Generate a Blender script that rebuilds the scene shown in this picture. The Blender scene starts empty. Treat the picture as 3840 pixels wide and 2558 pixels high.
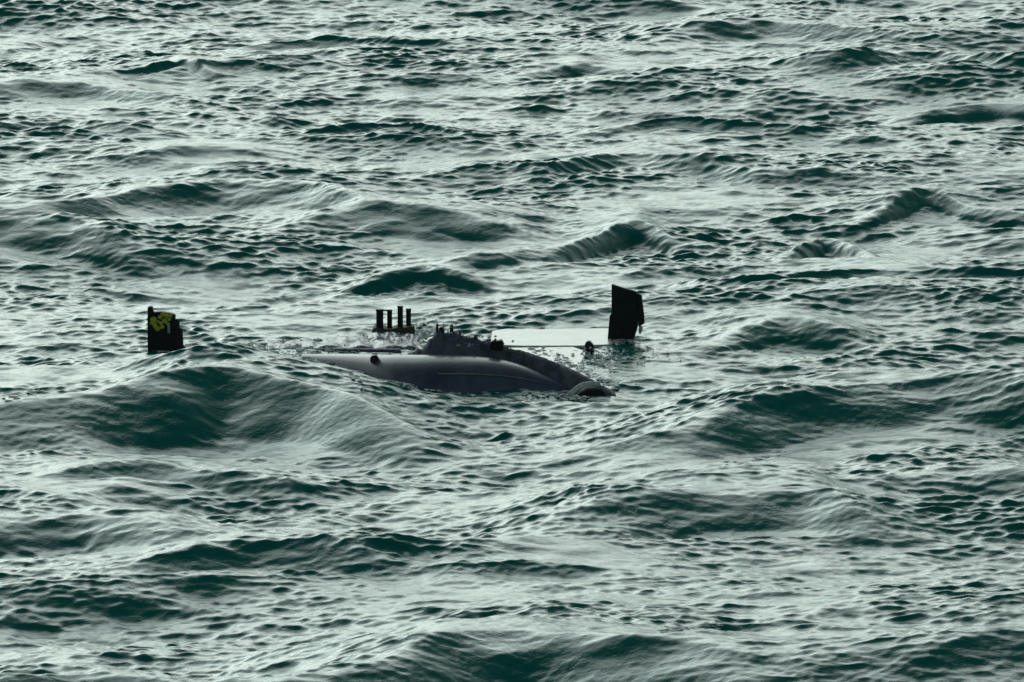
import bpy, bmesh, math, random
import numpy as np
from mathutils import Vector, noise

random.seed(7)
rng = np.random.default_rng(11)
C = bpy.context.scene.collection
R = math.radians

# ------------------------------------------------------------------ camera
PITCH = R(8.0)
DIST = 300.0
WIDTH = 24.0                      # metres across the frame at the vessel
cam_d = bpy.data.cameras.new("camera")
cam = bpy.data.objects.new("camera", cam_d)
C.objects.link(cam)
CP = Vector((0, -DIST * math.cos(PITCH), DIST * math.sin(PITCH)))
cam.location = CP
cam.rotation_euler = (math.pi / 2 - PITCH, 0, 0)
cam_d.sensor_width = 36
cam_d.lens = 36 * DIST / WIDTH
cam_d.clip_start = 1
cam_d.clip_end = 20000
bpy.context.scene.camera = cam

# ------------------------------------------------------------------ light
SUN_EL, SUN_AZ = R(24), R(-14)
sc = bpy.context.scene
w = bpy.data.worlds.new("World"); sc.world = w
w.use_nodes = True
nt = w.node_tree
bg = nt.nodes["Background"]
sky = nt.nodes.new("ShaderNodeTexSky")
sky.sky_type = 'NISHITA'
sky.sun_disc = False
sky.sun_elevation = SUN_EL
sky.sun_rotation = SUN_AZ
sky.air_density = 1.0
sky.dust_density = 6.0
sky.ozone_density = 1.2
hs = nt.nodes.new("ShaderNodeHueSaturation")
hs.inputs["Saturation"].default_value = 0.2
tint = nt.nodes.new("ShaderNodeMix"); tint.data_type = 'RGBA'; tint.blend_type = 'MULTIPLY'
tint.inputs[0].default_value = 1.0
tint.inputs[7].default_value = (0.82, 1.0, 0.975, 1)
nt.links.new(sky.outputs[0], hs.inputs["Color"])
nt.links.new(hs.outputs[0], tint.inputs[6])
# overcast: a pale band of cloud low down, slate cloud above it
wtc = nt.nodes.new("ShaderNodeTexCoord"); sep = nt.nodes.new("ShaderNodeSeparateXYZ")
nt.links.new(wtc.outputs["Generated"], sep.inputs[0])
cr = nt.nodes.new("ShaderNodeValToRGB")
els = cr.color_ramp.elements
SKYR = [(0.0, (.50, .55, .53)), (0.15, (.84, .90, .86)), (0.27, (.96, 1.0, .96)), (0.38, (.62, .68, .68)), (0.52, (.20, .30, .30)), (1.0, (.12, .20, .20))]
els[0].position = SKYR[0][0]; els[0].color = (*SKYR[0][1], 1)
els[1].position = SKYR[-1][0]; els[1].color = (*SKYR[-1][1], 1)
for p_, c_ in SKYR[1:-1]:
    e_ = els.new(p_); e_.color = (*c_, 1)
nt.links.new(sep.outputs["Z"], cr.inputs[0])
cloud = nt.nodes.new("ShaderNodeMix"); cloud.data_type = 'RGBA'; cloud.blend_type = 'MULTIPLY'
cloud.inputs[0].default_value = 1.0
veil = nt.nodes.new("ShaderNodeMix"); veil.data_type = 'RGBA'   # even cloud light from all sides
veil.inputs[0].default_value = 0.4; veil.inputs[7].default_value = (6.6, 7.2, 7.3, 1)
nt.links.new(tint.outputs[2], veil.inputs[6])
nt.links.new(veil.outputs[2], cloud.inputs[6]); nt.links.new(cr.outputs[0], cloud.inputs[7])
nt.links.new(cloud.outputs[2], bg.inputs[0])
bg.inputs[1].default_value = 0.10

sd = bpy.data.lights.new("sun", 'SUN')
sun = bpy.data.objects.new("sun", sd); C.objects.link(sun)
sd.energy = 1.0
sd.angle = R(45)
sd.color = (0.95, 1.0, 0.97)
sdir = Vector((math.sin(SUN_AZ) * math.cos(SUN_EL), math.cos(SUN_AZ) * math.cos(SUN_EL), math.sin(SUN_EL)))
sun.rotation_euler = sdir.to_track_quat('Z', 'Y').to_euler()
sun.location = sdir * 400

sc.view_settings.view_transform = 'Standard'
sc.view_settings.look = 'None'
sc.view_settings.exposure = -0.90
sc.view_settings.gamma = 1
sc.view_settings.use_curve_mapping = False

# ------------------------------------------------------------------ helpers
SN, CS = math.sin(PITCH), math.cos(PITCH)
FWD = Vector((0, CS, -SN)); UP = Vector((0, SN, CS))
PX = WIDTH / 3840.0


def P(px, py, z=0.0):
    """point at height z seen where the photograph has (px, py)"""
    d = FWD * DIST + Vector((1, 0, 0)) * ((px - 1920) * PX) + UP * ((1279 - py) * PX)
    t = (z - CP.z) / d.z
    return CP + d * t


def Q(px, py, y):
    """point at depth y seen where the photograph has (px, py)"""
    d = FWD * DIST + Vector((1, 0, 0)) * ((px - 1920) * PX) + UP * ((1279 - py) * PX)
    t = (y - CP.y) / d.y
    return CP + d * t


def mat(name, color, rough=0.5, spec=0.5, metal=0.0, var=0.0, vscale=3.0, bump=0.0, coat=0.0, ior=1.5, color2=None):
    m = bpy.data.materials.new(name); m.use_nodes = True
    t = m.node_tree; b = t.nodes["Principled BSDF"]
    b.inputs["Base Color"].default_value = (*color, 1)
    b.inputs["Roughness"].default_value = rough
    b.inputs["Metallic"].default_value = metal
    b.inputs["IOR"].default_value = ior
    b.inputs["Coat Weight"].default_value = coat
    b.inputs["Coat Roughness"].default_value = 0.12
    tc = t.nodes.new("ShaderNodeTexCoord")
    if var or color2:
        n = t.nodes.new("ShaderNodeTexNoise"); n.inputs["Scale"].default_value = vscale
        n.inputs["Detail"].default_value = 6; n.inputs["Roughness"].default_value = 0.65
        t.links.new(tc.outputs["Object"], n.inputs["Vector"])
        r = t.nodes.new("ShaderNodeValToRGB")
        c2 = color2 if color2 else tuple(min(1, c * (1 + var)) for c in color)
        c1 = color if color2 else tuple(c * (1 - var) for c in color)
        r.color_ramp.elements[0].color = (*c1, 1); r.color_ramp.elements[0].position = 0.38
        r.color_ramp.elements[1].color = (*c2, 1); r.color_ramp.elements[1].position = 0.62
        t.links.new(n.outputs["Fac"], r.inputs[0]); t.links.new(r.outputs[0], b.inputs["Base Color"])
    if bump:
        n2 = t.nodes.new("ShaderNodeTexNoise"); n2.inputs["Scale"].default_value = 14
        n2.inputs["Detail"].default_value = 5
        t.links.new(tc.outputs["Object"], n2.inputs["Vector"])
        bp = t.nodes.new("ShaderNodeBump"); bp.inputs["Strength"].default_value = bump
        bp.inputs["Distance"].default_value = 0.03
        t.links.new(n2.outputs["Fac"], bp.inputs["Height"]); t.links.new(bp.outputs[0], b.inputs["Normal"])
    return m


def obj(name, bm, m, parent=None, smooth=False):
    me = bpy.data.meshes.new(name)
    bmesh.ops.recalc_face_normals(bm, faces=bm.faces)
    bm.to_mesh(me); bm.free()
    if smooth:
        for p in me.polygons: p.use_smooth = True
    o = bpy.data.objects.new(name, me); C.objects.link(o)
    me.materials.append(m)
    if parent:
        o.parent = parent
        for v in me.vertices: v.co -= ROOT
    return o


def fbm(x, y, z=0.0, o=4):
    return noise.fractal(Vector((x, y, z)), 1.0, 2.0, o)


# ------------------------------------------------------------------ water
def axis(lo, hi, step, far, g=1.12):
    core = np.arange(lo, hi + step * 0.5, step)
    up, s, v = [], step, hi
    while v < far:
        s = min(s * g, 400); v += s; up.append(v)
    dn, s, v = [], step, lo
    while v > -far:
        s = min(s * g, 400); v -= s; dn.append(v)
    return np.concatenate([np.array(dn[::-1]), core, np.array(up)])


X = axis(-16.5, 16.5, 0.034, 6000)
Y = axis(-52.0, 76.0, 0.055, 6000)
dX = np.gradient(X); dY = np.gradient(Y)


def band(lmin, lmax, K, slope, spread, mean=-math.pi / 2 + 0.10, chop=1.0, p=0.0, only=False):
    """separable sum of K sine waves: returns height and the two choppy shifts"""
    lam = np.exp(rng.uniform(math.log(lmin), math.log(lmax), K))
    th = mean + rng.normal(0, spread, K)
    k = 2 * math.pi / lam
    kx, ky = k * np.cos(th), k * np.sin(th)
    a = lam ** p
    a = a / k
    a *= slope / math.sqrt(0.5 * np.sum((a * k) ** 2))
    ph = rng.uniform(0, 2 * math.pi, K)
    wx = np.exp(-(kx[:, None] * dX[None, :] / 1.6) ** 2)
    wy = np.exp(-(ky[:, None] * dY[None, :] / 1.6) ** 2)
    Ex = (np.exp(1j * kx[:, None] * X[None, :]) * wx).astype(np.complex64)
    Ey = (np.exp(1j * (ky[:, None] * Y[None, :] + ph[:, None])) * wy).astype(np.complex64)
    Z = (Ex * (a[:, None]).astype(np.float32)).T @ Ey
    if only: return Z.real, 0, 0
    SX = (Ex * ((a * kx / k)[:, None]).astype(np.float32)).T @ Ey
    SY = (Ex * ((a * ky / k)[:, None]).astype(np.float32)).T @ Ey
    return Z.real, -chop * SX.imag, -chop * SY.imag


def lowf(lmin, lmax, K, iso=True):
    z, _, _ = band(lmin, lmax, K, 1.0, 3.0, only=True)
    return z / (z[::7, ::7].std() + 1e-9)


Z = np.zeros((len(X), len(Y)), np.float32)
DX = np.zeros_like(Z); DY = np.zeros_like(Z)

# calmer surface round the vessel
gx, gy = np.meshgrid(X, Y, indexing='ij')
vx0 = (1560 - 1920) * PX
calm = np.exp(-(((gx - vx0) / 6.8) ** 4) - ((gy - P(0, 1320).y) / 5.2) ** 4)

# the long swells and single crests that can be told apart in the photograph:
# crest line, depth of the dark front face, how steep it is
RIDGES = [
    ([(-1000, 1500), (-250, 1490), (100, 1472), (350, 1460), (520, 1425), (860, 1375), (1250, 1420)], 215, .28),
    ([(150, 1465), (600, 1408), (860, 1362), (1050, 1400), (1300, 1460), (1550, 1535), (1850, 1590)], 215, .28),
    ([(-200, 790), (0, 765), (200, 770), (500, 700), (850, 662), (1150, 690), (1380, 750)], 150, .27),
    ([(-200, 870), (0, 850), (250, 860), (500, 900)], 110, .22),
    ([(1690, 945), (1900, 925), (2100, 900), (2300, 820), (2400, 795), (2520, 840)], 70, .30),
    ([(2050, 650), (2350, 572), (2600, 600), (2850, 645), (3100, 640), (3500, 650), (4000, 640)], 85, .28),
    ([(3280, 780), (3480, 722), (3690, 770)], 60, .28),
    ([(2950, 905), (3100, 852), (3240, 900)], 55, .30),
    ([(2850, 1060), (3300, 1008), (3700, 1045)], 60, .24),
    ([(2450, 1600), (2800, 1520), (3200, 1460), (3500, 1440), (4000, 1480)], 170, .22),
    ([(1050, 2540), (1400, 2450), (1700, 2370), (2000, 2325), (2350, 2370), (2800, 2440), (3200, 2430), (4300, 2380)], 240, .23),
    ([(2100, 1890), (2600, 1825), (3000, 1805), (3250, 1860)], 150, .22),
    ([(250, 1775), (600, 1745), (1100, 1800)], 75, .26),
    ([(600, 2110), (1000, 2065), (1450, 2105)], 90, .24),
    ([(1150, 820), (1500, 780), (1900, 815)], 90, .24),
    ([(2500, 110), (2900, 70), (3300, 115)], 110, .24),
    ([(3050, 240), (3500, 200), (3800, 245)], 80, .24),
    ([(-100, 330), (300, 305), (600, 340)], 70, .22),
    ([(850, 170), (1200, 152), (1500, 175)], 45, .26),
    ([(530, 280), (690, 248), (800, 285)], 38, .28),
    ([(1380, 1000), (1570, 972), (1760, 1002)], 42, .28),
    ([(950, 1105), (1150, 1072), (1320, 1100)], 42, .28),
    ([(2680, 1240), (2950, 1180), (3200, 1215)], 80, .26),
    ([(-100, 1910), (300, 1885), (650, 1930)], 110, .22),
    ([(3200, 1780), (3600, 1730), (4000, 1760)], 110, .24),
    ([(2100, 2270), (2600, 2220), (3000, 2240)], 70, .24),
    ([(3400, 380), (3700, 350), (4000, 370)], 70, .26),
    ([(2250, 480), (2500, 445), (2800, 480)], 50, .24),
    ([(1200, 500), (1500, 470), (1750, 510)], 45, .24),
    ([(1950, 270), (2200, 240), (2450, 265)], 45, .26),
    ([(-100, 2560), (300, 2500), (700, 2540)], 100, .22),
    ([(-100, 470), (200, 440), (520, 480)], 60, .24),
]
FACE = np.zeros_like(Z); ZR = np.zeros_like(Z)
ROUGH = lowf(1.5, 6, 60)
for pts, face, st in RIDGES:
    big = pts[0][1] in (1500, 1465)
    st = st * 1.15 if big else min(st * 1.15, .275); face *= 1.0
    if not big:                      # let the ends of the crest run out far and low
        wd = pts[-1][0] - pts[0][0]
        pts = [(pts[0][0] - .35 * wd, pts[0][1] + 12)] + pts + [(pts[-1][0] + .35 * wd, pts[-1][1] + 12)]
    Lf = face * PX / (SN + st * CS)
    h = st * Lf
    wp = [P(px, py, h) for px, py in pts]
    # a crest that rises in the picture is partly higher, partly farther away
    ym0 = sum(p.y for p in wp) / len(wp)
    xs = np.array([p.x for p in wp]); ys = np.array([ym0 + (0.62 if big else 0.85) * (p.y - ym0) for p in wp])
    hs_ = np.array([Q(px, py, yy).z for (px, py), yy in zip(pts, ys)])
    hs_ = np.clip(hs_, 0.55 * h, (1.3 if big else 1.05) * h)
    hx = np.interp(X, xs, hs_)
    t = np.clip((X - xs[0]) / (xs[-1] - xs[0]), 0, 1)
    env1 = np.clip(np.minimum(t, 1 - t) / 0.32, 0, 1); env1 = env1 * env1 * (3 - 2 * env1)
    if xs[0] < -12.2: env1 = np.where(t < 0.5, np.maximum(env1, np.exp(-np.maximum(xs[0] - X, 0) / 4)), env1)
    if xs[-1] > 12.2: env1 = np.where(t > 0.5, np.maximum(env1, np.exp(-np.maximum(X - xs[-1], 0) / 4)), env1)
    # smooth crest line
    yc = np.interp(X, xs, ys)
    kn = max(3, int(0.45 / 0.034)); ker = np.hanning(kn * 2 + 1); ker /= ker.sum()
    yc = np.convolve(np.pad(yc, kn, mode='edge'), ker, 'valid'); hx = np.convolve(np.pad(hx, kn, mode='edge'), ker, 'valid')
    sel = np.where(env1 > 0.0001)[0]
    if len(sel) == 0: continue
    d = (Y[None, :] - yc[sel][:, None]) + 0.05 * Lf * ROUGH[sel]
    u_ = np.sqrt((d / Lf) ** 2 + .006) - .0775
    pf = 0.5 * ((1 - u_) + np.sqrt((1 - u_) ** 2 + .006))
    pb = np.exp(-np.abs(d / (2.1 * Lf)) ** 1.6)
    prof = np.where(d < 0, pf, pb) * 1.0
    add = hx[sel][:, None] * env1[sel][:, None] * prof
    if not big: add = add * (1 - 0.95 * calm[sel])
    ZR[sel] += (np.maximum(add, 0) ** 4).astype(np.float32)
    FACE[sel] = np.maximum(FACE[sel], ((1.45 if big else 1.0) * env1[sel][:, None] ** 0.5 * np.exp(-((d + 0.5 * Lf) / ((0.8 if big else 0.6) * Lf)) ** 4)).astype(np.float32))

Z += ZR ** 0.25
del ZR
for (l0, l1, K, sl, sp, ch, damp) in (
        (7.0, 26.0, 60, 0.066, 0.45, 1.0, 1.0),
        (2.2, 7.0, 160, 0.090, 0.5, 1.0, 0.95),
        (0.9, 2.2, 320, 0.105, 0.6, 0.9, 0.5)):
    z, sx, sy = band(l0, l1, K, sl, sp, chop=ch)
    f = (1 - damp * calm) * (1 - 0.6 * FACE)
    Z += z * f; DX += sx * f; DY += sy * f
env = np.clip(1.0 + 0.38 * lowf(3, 14, 50), 0.25, 2.2)
z, sx, sy = band(0.20, 0.75, 700, 0.215, 0.55, chop=0.8, p=-0.1)
f = env * (1 - 0.15 * calm) * (1 - 0.55 * FACE)
Z += z * f; DX += sx * f; DY += sy * f
env = np.clip(1.0 + 0.5 * lowf(1.2, 8, 60), 0.15, 2.4)
z, sx, sy = band(0.14, 0.32, 500, 0.09, 0.9, chop=0.5)
f = env * (1 - 0.1 * calm) * (1 - 0.1 * FACE)
Z += z * f; DX += sx * f; DY += sy * f

# rough wash breaking over the sunken part of the hull
wz, wsx, wsy = band(0.25, 0.9, 300, 0.22, 0.9, chop=0.4)
wash = np.zeros_like(Z)
for px, py, hw, hh in ((1180, 1298, 300, 26), (900, 1330, 160, 16), (2330, 1340, 120, 30)):
    c = P(px, py, 0.05); ay = P(px, py - hh, .05).y - c.y
    wash = np.maximum(wash, np.exp(-(((gx - c.x) / (hw * PX)) ** 2) - ((gy - c.y) / ay) ** 2))
Z += wz * wash; DX += wsx * wash; DY += wsy * wash

# quiet trough under the hull so that its skirts stay covered
nx, ny = len(X), len(Y)
co = np.empty((nx, ny, 3), np.float32)
co[..., 0] = gx + DX; co[..., 1] = gy + DY; co[..., 2] = Z


def water_z(x, y):
    i = int(np.clip(np.searchsorted(X, x), 1, nx - 1)); j = int(np.clip(np.searchsorted(Y, y), 1, ny - 1))
    return float(Z[i, j])


me = bpy.data.meshes.new("sea_water")
nv = nx * ny
me.vertices.add(nv)
me.vertices.foreach_set("co", co.reshape(-1))
idx = np.arange(nv, dtype=np.int32).reshape(nx, ny)
q = np.stack([idx[:-1, :-1], idx[1:, :-1], idx[1:, 1:], idx[:-1, 1:]], axis=-1).reshape(-1)
nf = (nx - 1) * (ny - 1)
me.loops.add(nf * 4); me.loops.foreach_set("vertex_index", q)
me.polygons.add(nf)
me.polygons.foreach_set("loop_start", np.arange(0, nf * 4, 4, dtype=np.int32))
me.polygons.foreach_set("use_smooth", np.ones(nf, bool))
me.update()
water = bpy.data.objects.new("sea_water", me); C.objects.link(water)
water["kind"] = "structure"

m = bpy.data.materials.new("sea_water"); m.use_nodes = True
t = m.node_tree; b = t.nodes["Principled BSDF"]
b.inputs["Base Color"].default_value = (0.003, 0.235, 0.20, 1)
b.inputs["Roughness"].default_value = 0.06
b.inputs["IOR"].default_value = 1.34
geo = t.nodes.new("ShaderNodeNewGeometry")
n1 = t.nodes.new("ShaderNodeTexNoise"); n1.inputs["Scale"].default_value = 12.0
n1.inputs["Detail"].default_value = 5; n1.inputs["Roughness"].default_value = 0.6
n1.inputs["Distortion"].default_value = 0.3
t.links.new(geo.outputs["Position"], n1.inputs["Vector"])
bp = t.nodes.new("ShaderNodeBump"); bp.inputs["Strength"].default_value = 1.0
bp.inputs["Distance"].default_value = 0.011
t.links.new(n1.outputs["Fac"], bp.inputs["Height"])
t.links.new(bp.outputs[0], b.inputs["Normal"])
me.materials.append(m)


# ------------------------------------------------------------------ vessel
def empty(name, loc):
    o = bpy.data.objects.new(name, None); C.objects.link(o); o.location = loc
    o.empty_display_size = 0.3
    return o


M = {
    'hull': mat("wet_grey_hull_paint", (0.105, 0.122, 0.190), 0.42, var=0.25, vscale=1.6, bump=0.15, coat=0.25),
    'ridge': mat("dark_slate_rubber", (0.13, 0.15, 0.20), 0.55, var=0.4, vscale=5, bump=0.5),
    'black': mat("black_matt_paint", (0.008, 0.009, 0.012), 0.5, var=0.5, vscale=6, bump=0.2),
    'flap': mat("worn_green_grey_paint", (0.012, 0.016, 0.016), 0.5, var=0.4, vscale=9, bump=0.2),
    'deck': mat("wet_pale_deck_paint", (0.62, 0.61, 0.57), 0.35, var=0.2, vscale=1.4, bump=0.3, coat=0.35),
    'brown': mat("rusty_brown_metal", (0.06, 0.05, 0.04), 0.7, vscale=11, color2=(0.16, 0.14, 0.115), bump=0.4),
    'yellow': mat("yellow_tape", (0.92, 0.80, 0.08), 0.5, vscale=9, color2=(0.60, 0.52, 0.05), bump=0.4),
    'foam': mat("frothy_white", (0.95, 0.96, 0.97), 0.5, var=0.15, vscale=20, bump=0.6),
    'pale2': mat("scuffed_grey_strip", (0.16, 0.17, 0.20), 0.5, var=0.3, vscale=4),
    'pale': mat("pale_metal", (0.55, 0.53, 0.50), 0.4),
    'purple': mat("dark_violet_grey_paint", (0.028, 0.024, 0.034), 0.55, var=0.4, vscale=7, bump=0.3),
}

ROOT = P(1650, 1400, 0.0)
sub = empty("submarine", ROOT)
sub["label"] = "half-submerged grey submarine with two black upright fins and four short masts in choppy green sea"
sub["category"] = "submarine"


def ring_loft(bm, rings, cap=True):
    vs = [[bm.verts.new(p) for p in r] for r in rings]
    n = len(rings[0])
    for a, b in zip(vs[:-1], vs[1:]):
        for i in range(n):
            bm.faces.new((a[i], a[(i + 1) % n], b[(i + 1) % n], b[i]))
    if cap:
        bm.faces.new(vs[0]); bm.faces.new(vs[-1][::-1])


def interp(tab, x, c):
    return float(np.interp(x, [r[0] for r in tab], [r[c] for r in tab]))


# hull: a long round body with its ends under water
HT = [(900, 1335, 1330), (1000, 1345, 1334), (1150, 1378, 1328), (1300, 1420, 1327), (1450, 1465, 1331), (1600, 1484, 1333),
      (1780, 1486, 1337), (1880, 1484, 1348), (1960, 1482, 1370), (2050, 1478, 1410), (2110, 1474, 1442), (2190, 1474, 1468)]


def hull_at(px):
    f, tp = interp(HT, px, 1), interp(HT, px, 2)
    h = (f - tp) * PX / 1.225
    a = 1.4 * h
    c = P(px, f, 0.0)
    return c.x, c.y + a, a, h


def smooth_tab(fn, xs, k=3):
    rows = [fn(x) for x in xs]
    arr = np.array(rows)
    for _ in range(k):
        arr[1:-1] = (arr[:-2] + 2 * arr[1:-1] + arr[2:]) / 4
    return arr


bm = bmesh.new()
rings = []
for (x, yc, a, h) in smooth_tab(hull_at, np.arange(900, 2200, 15), 12):
    r = []
    for i in range(56):
        th = 2 * math.pi * i / 56
        cz, sz = math.cos(th), math.sin(th)
        r.append((x, yc + a * cz, h * sz if sz > 0 else 1.1 * h * sz))
    rings.append(r)
ring_loft(bm, rings)
hull = obj("hull", bm, M['hull'], sub, True)


def hull_y(px):
    x, yc, a, h = hull_at(px); return yc


# rubbing strake along the hull
bm = bmesh.new(); rr = []
for px in range(1640, 2040, 20):
    x, yc, a, h = hull_at(px); th = R(232 - 90 + 10)
    cy, cz = yc + (a + .005) * math.cos(R(142)), (h + .005) * math.sin(R(142))
    rr.append([(x, cy - .02, cz - .015), (x, cy - .025, cz + .005), (x, cy + .005, cz + .015), (x, cy + .03, cz)])
ring_loft(bm, rr)
obj("strake", bm, M['pale2'], hull)

# dark dorsal ridge falling to the bow
RT = [(1530, 1322, 1.0), (1585, 1300, 1.0), (1612, 1262, .95), (1650, 1240, .95), (1700, 1242, .95), (1760, 1260, .95), (1850, 1286, .95), (1950, 1312, .9),
      (2050, 1345, .6), (2150, 1386, .4), (2230, 1428, .25), (2290, 1466, .15)]
bm = bmesh.new(); rings = []
for px in np.arange(1530, 2291, 5):
    off = interp(RT, px, 2)
    yy = (hull_y(px) if px < 2100 else hull_y(2100) + (px - 2100) / 190 * -0.9) + off
    top = Q(px, interp(RT, px, 1), yy)
    lump = (0.07 * fbm(px * 0.035, 3.1, 0, 5) + 0.05 * fbm(px * 0.16, 8.1, 0, 3) - 0.03) * float(np.interp(px, [1560, 1900, 2000], [1, .8, .12]))
    tz = top.z + lump
    w0 = 0.42 if px < 2150 else 0.42 - 0.2 * (px - 2150) / 140
    r = []
    for i, (u, v) in enumerate([(-1.7, -.55), (-1.35, -.1), (-1.05, .30), (-.72, .66), (-.42, .90), (-.15, 1.0), (.12, 1.0), (.42, .86), (.75, .5), (1.05, .1), (1.2, -.55)]):
        jag = 0.05 * fbm(px * .06, i * 1.7, 4.0, 3) * float(np.interp(px, [1560, 1900, 2000], [1, .8, .2]))
        r.append((top.x, yy + u * w0, (tz * v if v > 0 else v) + jag))
    rings.append(r)
ring_loft(bm, rings)
ridge = obj("dorsal_ridge", bm, M['ridge'], sub, True)


def slab(name, pix, z, thick, m, parent=sub, bev=0.02):
    bm = bmesh.new()
    top = [P(px, py, z) for px, py in pix]
    vt = [bm.verts.new(p) for p in top]
    f = bm.faces.new(vt)
    e = bmesh.ops.extrude_face_region(bm, geom=[f])
    for v in e['geom']:
        if isinstance(v, bmesh.types.BMVert): v.co.z -= thick
    bmesh.ops.bevel(bm, geom=bm.edges[:], offset=bev, segments=2, affect='EDGES')
    return obj(name, bm, m, parent)


def blade(name, pix, y, thick, m, parent=sub, slant=0.0, bev=0.015):
    """upright plate: outline seen at depth y, thickness goes away from it"""
    bm = bmesh.new()
    vt = []
    for px, py in pix:
        p = Q(px, py, y); p.y += (p.x - Q(pix[0][0], py, y).x) * slant
        vt.append(bm.verts.new(p))
    f = bm.faces.new(vt)
    e = bmesh.ops.extrude_face_region(bm, geom=[f])
    for v in e['geom']:
        if isinstance(v, bmesh.types.BMVert): v.co.y += thick; v.co.x += 0.02
    bmesh.ops.bevel(bm, geom=bm.edges[:], offset=bev, segments=2, affect='EDGES')
    return obj(name, bm, m, parent)


# wet pale deck behind the ridge, in two levels
slab("deck", [(1845, 1240), (1900, 1232), (2293, 1231), (2296, 1291), (2180, 1296), (1960, 1297), (1840, 1292)], 0.065, 0.35, M['deck'])
slab("deck", [(1900, 1304), (2150, 1300), (2200, 1318), (2185, 1352), (2160, 1385), (2225, 1420), (2280, 1448), (2150, 1442), (1960, 1385)], 0.045, 0.35, M['deck'])

# right fin
yr = P(2330, 1272, 0.05).y
fin_r = blade("fin", [(2293, 1067), (2335, 1082), (2386, 1098), (2391, 1228), (2374, 1282), (2372, 1330), (2277, 1330), (2278, 1272), (2286, 1184), (2293, 1176)], yr, 0.16, M['black'], slant=0.25)
blade("rudder", [(2386, 1099), (2404, 1108), (2413, 1180), (2415, 1214), (2394, 1228)], yr + 0.22, 0.10, M['flap'], fin_r, bev=0.008)
blade("hinge", [(2396, 1222), (2408, 1226), (2406, 1240), (2400, 1254), (2395, 1250)], yr + 0.20, 0.06, M['pale'], fin_r, bev=0.006)
# left fin
yl = P(610, 1322, 0.1).y
fin_l = blade("fin", [(553, 1152), (562, 1150), (571, 1153), (572, 1172), (600, 1170), (632, 1176), (655, 1182), (657, 1380), (560, 1380), (553, 1300)], yl, 0.20, M['black'], slant=0.1)
fin_l["label"] = "black fin with a yellow patch near its top"
blade("rudder", [(658, 1196), (669, 1199), (671, 1229), (681, 1233), (685, 1296), (700, 1326), (700, 1370), (658, 1370)], yl + 0.12, 0.12, M['purple'], fin_l, bev=0.008)
bm = bmesh.new()
for (px, py, r_) in ((575, 1200, 12), (582, 1222, 9), (590, 1232, 11), (600, 1190, 9), (612, 1180, 9), (625, 1186, 9), (634, 1198, 7), (618, 1204, 10), (603, 1212, 8), (608, 1226, 8), (571, 1212, 8), (592, 1207, 6), (628, 1215, 6), (640, 1186, 6)):
    c = Q(px, py, yl - 0.015)
    n0 = len(bm.verts)
    bmesh.ops.create_icosphere(bm, subdivisions=2, radius=1)
    bm.verts.ensure_lookup_table()
    for v in bm.verts[n0:]:
        k = 1 + 0.5 * fbm(v.co.x * 2 + px, v.co.y * 2 + py, v.co.z * 2, 3)
        v.co = Vector((v.co.x * r_ * PX * k, v.co.y * 0.035, v.co.z * r_ * PX * k)) + c
ym = obj("yellow_marking", bm, M['yellow'], fin_l)
blade("rod", [(627, 1211), (634, 1211), (635, 1251), (628, 1251)], yl - 0.05, 0.04, M['pale'], fin_l, bev=0.004)

# masts on a rusty base
ym_ = P(1475, 1252, 0.05).y
bm = bmesh.new()
pts = [(1396, 1300), (1396, 1240), (1404, 1230), (1440, 1232), (1450, 1236), (1478, 1235), (1486, 1228), (1520, 1229), (1545, 1224), (1555, 1232), (1558, 1300)]
vt = [bm.verts.new(Q(px, py, ym_)) for px, py in pts]
f = bm.faces.new(vt)
e = bmesh.ops.extrude_face_region(bm, geom=[f])
for v in e['geom']:
    if isinstance(v, bmesh.types.BMVert): v.co.y += 0.55
bmesh.ops.bevel(bm, geom=bm.edges[:], offset=0.02, segments=2, affect='EDGES')
base = obj("mast_base", bm, M['brown'], sub)


def cyl(bm, a, b, r, n=20, r2=None):
    a, b = Vector(a), Vector(b); d = (b - a).normalized()
    u = d.orthogonal().normalized(); v = d.cross(u)
    ring_loft(bm, [[p + (u * math.cos(2 * math.pi * i / n) + v * math.sin(2 * math.pi * i / n)) * q for i in range(n)]
                   for p, q in ((a, r), (b, r2 or r))])


for px, tp, wd, dy in ((1424, 1160, 27, .12), (1461, 1162, 19, .30), (1501, 1148, 21, .14), (1532, 1158, 19, .26)):
    bm = bmesh.new()
    y = ym_ + dy
    top = Q(px, tp, y); bot = Q(px, 1240, y)
    r = wd * PX / 2
    cyl(bm, bot, top, r)
    cyl(bm, (top.x, top.y, top.z - 0.03), (top.x, top.y, top.z + 0.004), r * 1.1)
    obj("mast", bm, M['black'], sub)
bm = bmesh.new()
a = Q(1424, 1164, ym_ + .14); b = Q(1461, 1164, ym_ + .28)
cyl(bm, a, b, 0.018, 10)
obj("crossbar", bm, M['black'], sub)

# black sensor block on the ridge
ys = hull_y(1860) + 0.45
s1 = blade("sensor_block", [(1838, 1314), (1838, 1288), (1843, 1280), (1850, 1281), (1854, 1272), (1860, 1281), (1873, 1277), (1882, 1279), (1886, 1290), (1885, 1316)], ys, 0.25, M['black'], bev=0.01)

# round port on the hull
x_, yc_, a_, h_ = hull_at(1404)
yp = yc_ - a_ * 0.55
bm = bmesh.new()
c = Q(1404, 1349, yp)
cyl(bm, c + Vector((0, .35, -0.02)), c + Vector((0, -0.02, 0)), 0.10, 24)
cyl(bm, c + Vector((0, -0.0, 0)), c + Vector((0, -0.05, 0)), 0.065, 24)
obj("port", bm, M['purple'], sub)

# stub post at the deck edge
yn = P(2208, 1320, 0.05).y
blade("stub_post", [(2193, 1330), (2193, 1288), (2199, 1281), (2213, 1281), (2218, 1292), (2226, 1296), (2228, 1330)], yn, 0.2, M['purple'], bev=0.02)

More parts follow.
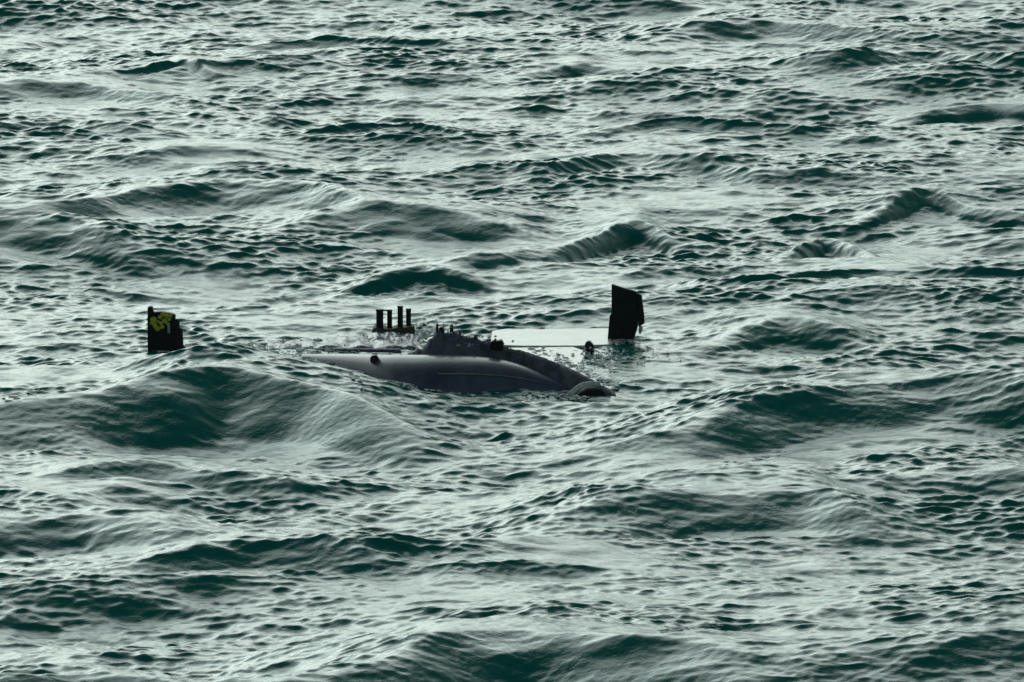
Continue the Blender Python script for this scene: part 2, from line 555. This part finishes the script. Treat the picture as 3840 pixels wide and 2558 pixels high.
# fittings on the top of the ridge
for px, tp, wd in ((1638, 1214, 9), (1655, 1226, 22), (1692, 1218, 14), (1724, 1240, 10), (1782, 1256, 14)):
    y = hull_y(px) + 0.95
    blade("cleat", [(px - wd / 2, tp + 44), (px - wd / 2 * .8, tp + 5), (px - wd * .15, tp), (px + wd * .3, tp + 3), (px + wd / 2, tp + 44)], y - 0.06, 0.13, M['black'] if px < 1710 else M['ridge'], bev=0.008)

# low casing line behind the hull, awash
bm = bmesh.new(); rings = []
for px in np.arange(740, 1545, 8):
    t_ = (px - 740) / 805
    y = P(px, 1318, 0.05).y
    tp = Q(px, float(np.interp(px, [740, 1050, 1150], [1322, 1316, 1309])) - 3 * math.sin(t_ * 3.1) + 2 * fbm(px * .05, 2), y)
    zt = tp.z * (1 if 0.05 < t_ < .95 else .3)
    rings.append([(tp.x, y - .25, -.3), (tp.x, y - .14, zt * .8), (tp.x, y, zt), (tp.x, y + .2, zt * .8), (tp.x, y + .3, -.3)])
ring_loft(bm, rings)
obj("casing", bm, M['ridge'], sub, True)

# sunken shoulder of the hull, awash behind the casing and at the stern
def shoal(name, x0, x1, y0f, y1f, zf, m):
    bm = bmesh.new(); g = []
    nxs, nys = int((x1 - x0) / 5), 26
    for a in range(nxs + 1):
        px = x0 + (x1 - x0) * a / nxs; row = []
        for b_ in range(nys + 1):
            py = y0f(px) + (y1f(px) - y0f(px)) * b_ / nys
            p = P(px, py, 0.0)
            e = min(a / nxs, 1 - a / nxs, .12) / .12 * min(b_ / nys, 1 - b_ / nys, .15) / .15
            p.z = zf * e + 0.07 * fbm(p.x * 2.6, p.y * 0.9, 3.0, 5) - 0.25 * (1 - e)
            row.append(bm.verts.new(p))
        g.append(row)
    for a in range(nxs):
        for b_ in range(nys):
            bm.faces.new((g[a][b_], g[a][b_ + 1], g[a + 1][b_ + 1], g[a + 1][b_]))
    e = bmesh.ops.extrude_face_region(bm, geom=bm.faces[:])
    for v in e['geom']:
        if isinstance(v, bmesh.types.BMVert): v.co.z -= 0.4
    return obj(name, bm, m, sub, True)


shoal("awash_deck", 700, 1660, lambda x: float(np.interp(x, [700, 1000, 1300, 1420, 1660], [1318, 1290, 1268, 1250, 1250])), lambda x: float(np.interp(x, [700, 1000, 1660], [1338, 1332, 1322])), 0.10, M['hull'])

# bow plane just breaking the surface
y0 = P(2230, 1484, 0.0).y
bm = bmesh.new(); rings = []
for i in range(25):
    t_ = i / 24
    px = 2160 + 150 * t_
    hh = 36 * float(np.interp(t_, [0, .1, .25, .5, .75, 1], [.1, .6, .95, 1.0, .7, .05])) * PX
    x = Q(px, 1480, y0).x
    rings.append([(x, y0 - .25, -.3), (x, y0 - .22, hh * .35), (x, y0 - .05, hh * .85), (x, y0 + .2, hh), (x, y0 + .5, hh * .8), (x, y0 + .7, -.3)])
ring_loft(bm, rings)
bp_ = obj("bow_plane", bm, M['black'], sub, True)
bm = bmesh.new()
prev = None
arc = [(2112, 1512), (2122, 1496), (2136, 1480), (2152, 1464), (2172, 1450), (2196, 1441), (2225, 1438), (2252, 1440)]
for p0, p1 in zip(arc[:-1], arc[1:]):
    cyl(bm, Q(*p0, y0 - .28), Q(*p1, y0 - .28), 0.055, 10)
obj("rim", bm, M['foam'], bp_, True)
y1 = P(2085, 1494, 0.0).y
blade("bow_shade", [(2020, 1502), (2050, 1491), (2080, 1486), (2110, 1482), (2150, 1488), (2150, 1502)], y1, 0.3, M['black'], bev=0.02)  # black plate standing in for the shade under the bow, not an opening

# ------------------------------------------------------------------ foam and spray
mf = bpy.data.materials.new("sea_foam"); mf.use_nodes = True
b = mf.node_tree.nodes["Principled BSDF"]
b.inputs["Base Color"].default_value = (0.93, 0.93, 0.97, 1); b.inputs["Roughness"].default_value = 0.55

FOAM = [  # centre px, py, half width px, half height px, density
    (1180, 1300, 260, 26, .50), (960, 1345, 150, 20, .45), (1230, 1395, 170, 30, .55), (1430, 1278, 150, 18, .45), (1420, 1462, 120, 14, .5),
    (1680, 1497, 240, 9, .40), (2240, 1345, 150, 40, .45), (2230, 1425, 120, 26, .55), (2130, 1500, 70, 16, .5), (1590, 1240, 40, 24, .6),
    (1500, 1300, 120, 22, .45), (640, 1336, 110, 10, .4), (2030, 1490, 90, 14, .4), (1900, 1262, 70, 14, .4), (2380, 1330, 160, 40, .30),
    (2350, 1285, 80, 8, .4),
]
xs, ys, cnt = [], [], 0
vf, ff = [], []
i0, i1 = np.searchsorted(X, -9), np.searchsorted(X, 6)
j0, j1 = np.searchsorted(Y, -10), np.searchsorted(Y, 14)
mask = np.zeros((nx, ny), np.float32)
for (px, py, hw, hh, dn) in FOAM:
    c = P(px, py, 0.05); ay = abs(P(px, py - hh, .05).y - c.y); ax = hw * PX
    mask = np.maximum(mask, dn * np.exp(-(((gx - c.x) / ax) ** 2) - ((gy - c.y) / ay) ** 2))
# wash along the crest of the wave beside the hull
sel = slice(i0, i1)
_X, _Y, _dX, _dY = X, Y, dX, dY
X, Y, dX, dY = X[i0:i1], Y[j0:j1], dX[i0:i1], dY[j0:j1]
n_a = lowf(0.25, 1.2, 150); n_b = lowf(0.14, 0.35, 200)
X, Y, dX, dY = _X, _Y, _dX, _dY
nn = 0.5 + 0.28 * n_a + 0.22 * n_b
hit = (nn + (mask[i0:i1, j0:j1] - 0.5) * 1.6 > 0.46) & (mask[i0:i1, j0:j1] > 0.06)
sub_co = co[i0:i1, j0:j1].copy()
edge = np.zeros_like(hit)
rj = rng.uniform(0.008, 0.05, hit.shape)
sub_co[..., 2] += rj
H, W_ = hit.shape
cell = hit[:-1, :-1] & hit[1:, 1:]
ci, cj = np.where(cell)
vid = {}
for a, b_ in zip(ci.tolist(), cj.tolist()):
    f = []
    for (u, v) in ((a, b_), (a + 1, b_), (a + 1, b_ + 1), (a, b_ + 1)):
        k = u * W_ + v
        if k not in vid:
            vid[k] = len(vf); vf.append(sub_co[u, v].tolist())
        f.append(vid[k])
    ff.append(f)
fm = bpy.data.meshes.new("foam"); fm.from_pydata(vf, [], ff); fm.materials.append(mf)
fo = bpy.data.objects.new("foam", fm); C.objects.link(fo)
fo["kind"] = "stuff"; fo["label"] = "white foam streaks washing round the hull of the submarine"; fo["category"] = "foam"
print("foam faces", len(ff))

bm = bmesh.new()
for (px0, px1, py0, py1, n_, yy) in ((1560, 1720, 1215, 1250, 18, hull_y(1650) + 0.9), (1700, 1930, 1260, 1300, 18, hull_y(1800) + 1.0), (950, 1350, 1295, 1330, 60, P(1100, 1330, 0).y),
                                     (2180, 2330, 1300, 1360, 60, P(2250, 1350, 0).y), (1350, 1600, 1250, 1290, 80, P(1475, 1285, 0).y)):
    for _ in range(n_ * 2):
        px = random.uniform(px0, px1); py = py1 - (py1 - py0) * random.random() ** 1.6
        c = Q(px, py, yy + random.uniform(-.4, .4))
        bmesh.ops.create_icosphere(bm, subdivisions=1, radius=random.uniform(.008, .028), matrix=__import__('mathutils').Matrix.Translation(c) @ __import__('mathutils').Matrix.Diagonal((random.uniform(.8, 1.8), 1, random.uniform(.6, 1.3), 1)))
MT = __import__('mathutils').Matrix


def froth(px, py, z, r0, r1, dy=0.25):
    c = P(px, py, z); c.y += random.uniform(-dy, dy)
    c.z = max(c.z, water_z(c.x, c.y)) + random.uniform(-.01, .015)
    r_ = random.uniform(r0, r1)
    bmesh.ops.create_icosphere(bm, subdivisions=1, radius=r_, matrix=MT.Translation(c) @ MT.Diagonal((random.uniform(1.2, 3.5), random.uniform(1, 3), random.uniform(.35, .6), 1)))


for _ in range(520):            # broken white line where hull meets the sea
    px = random.uniform(1000, 2180)
    if fbm(px * .012, 5.5, 0, 3) < -0.12: continue
    froth(px, interp(HT, px, 1) + random.gauss(3, 4), 0.0, .012, .045)
for _ in range(420):            # wash over the sunken left end
    px = random.gauss(1180, 150)
    f_ = interp(HT, px, 1)
    x_, yc_, a_, h_ = hull_at(px)
    c = P(px, random.uniform(f_ - 28, f_ + 6), 0.0)
    froth(px, random.uniform(1300, f_ + 4), 0.03, .012, .04)
for (px0, px1, py, n_) in ((2276, 2400, 1278, 60), (548, 710, 1324, 60), (1390, 1565, 1256, 60), (1850, 2290, 1294, 60), (2180, 2320, 1446, 60), (2110, 2200, 1490, 60)):
    for _ in range(n_):
        froth(random.uniform(px0, px1), py + random.gauss(0, 5), 0.03, .01, .035)
for (xa, ya, xb, yb, n_) in ((2150, 1868, 2240, 1935, 60), (2700, 2370, 2480, 2540, 110), (2950, 1690, 2700, 1780, 50), (850, 1340, 1010, 1372, 60), (560, 1395, 850, 1345, 60), (1010, 1372, 1330, 1450, 140), (150, 1560, 20, 1620, 40), (900, 1318, 700, 1328, 120),
                             (1010, 1362, 1400, 1545, 90), (1400, 1258, 1560, 1262, 50), (1560, 1330, 1700, 1300, 50)):
    for _ in range(n_):
        t_ = random.random()
        froth(xa + (xb - xa) * t_ + random.gauss(0, 10), ya + (yb - ya) * t_ + random.gauss(0, 6), 0.05, .01, .04)
for _ in range(160):
    t_ = random.random()
    froth(2000 + 330 * t_ + random.gauss(0, 12), 1305 + 150 * t_ + random.gauss(0, 8), 0.05, .01, .035)
sp = obj("spray", bm, mf)
sp["kind"] = "stuff"; sp["label"] = "drops of white spray thrown up along the dark ridge"; sp["category"] = "spray"
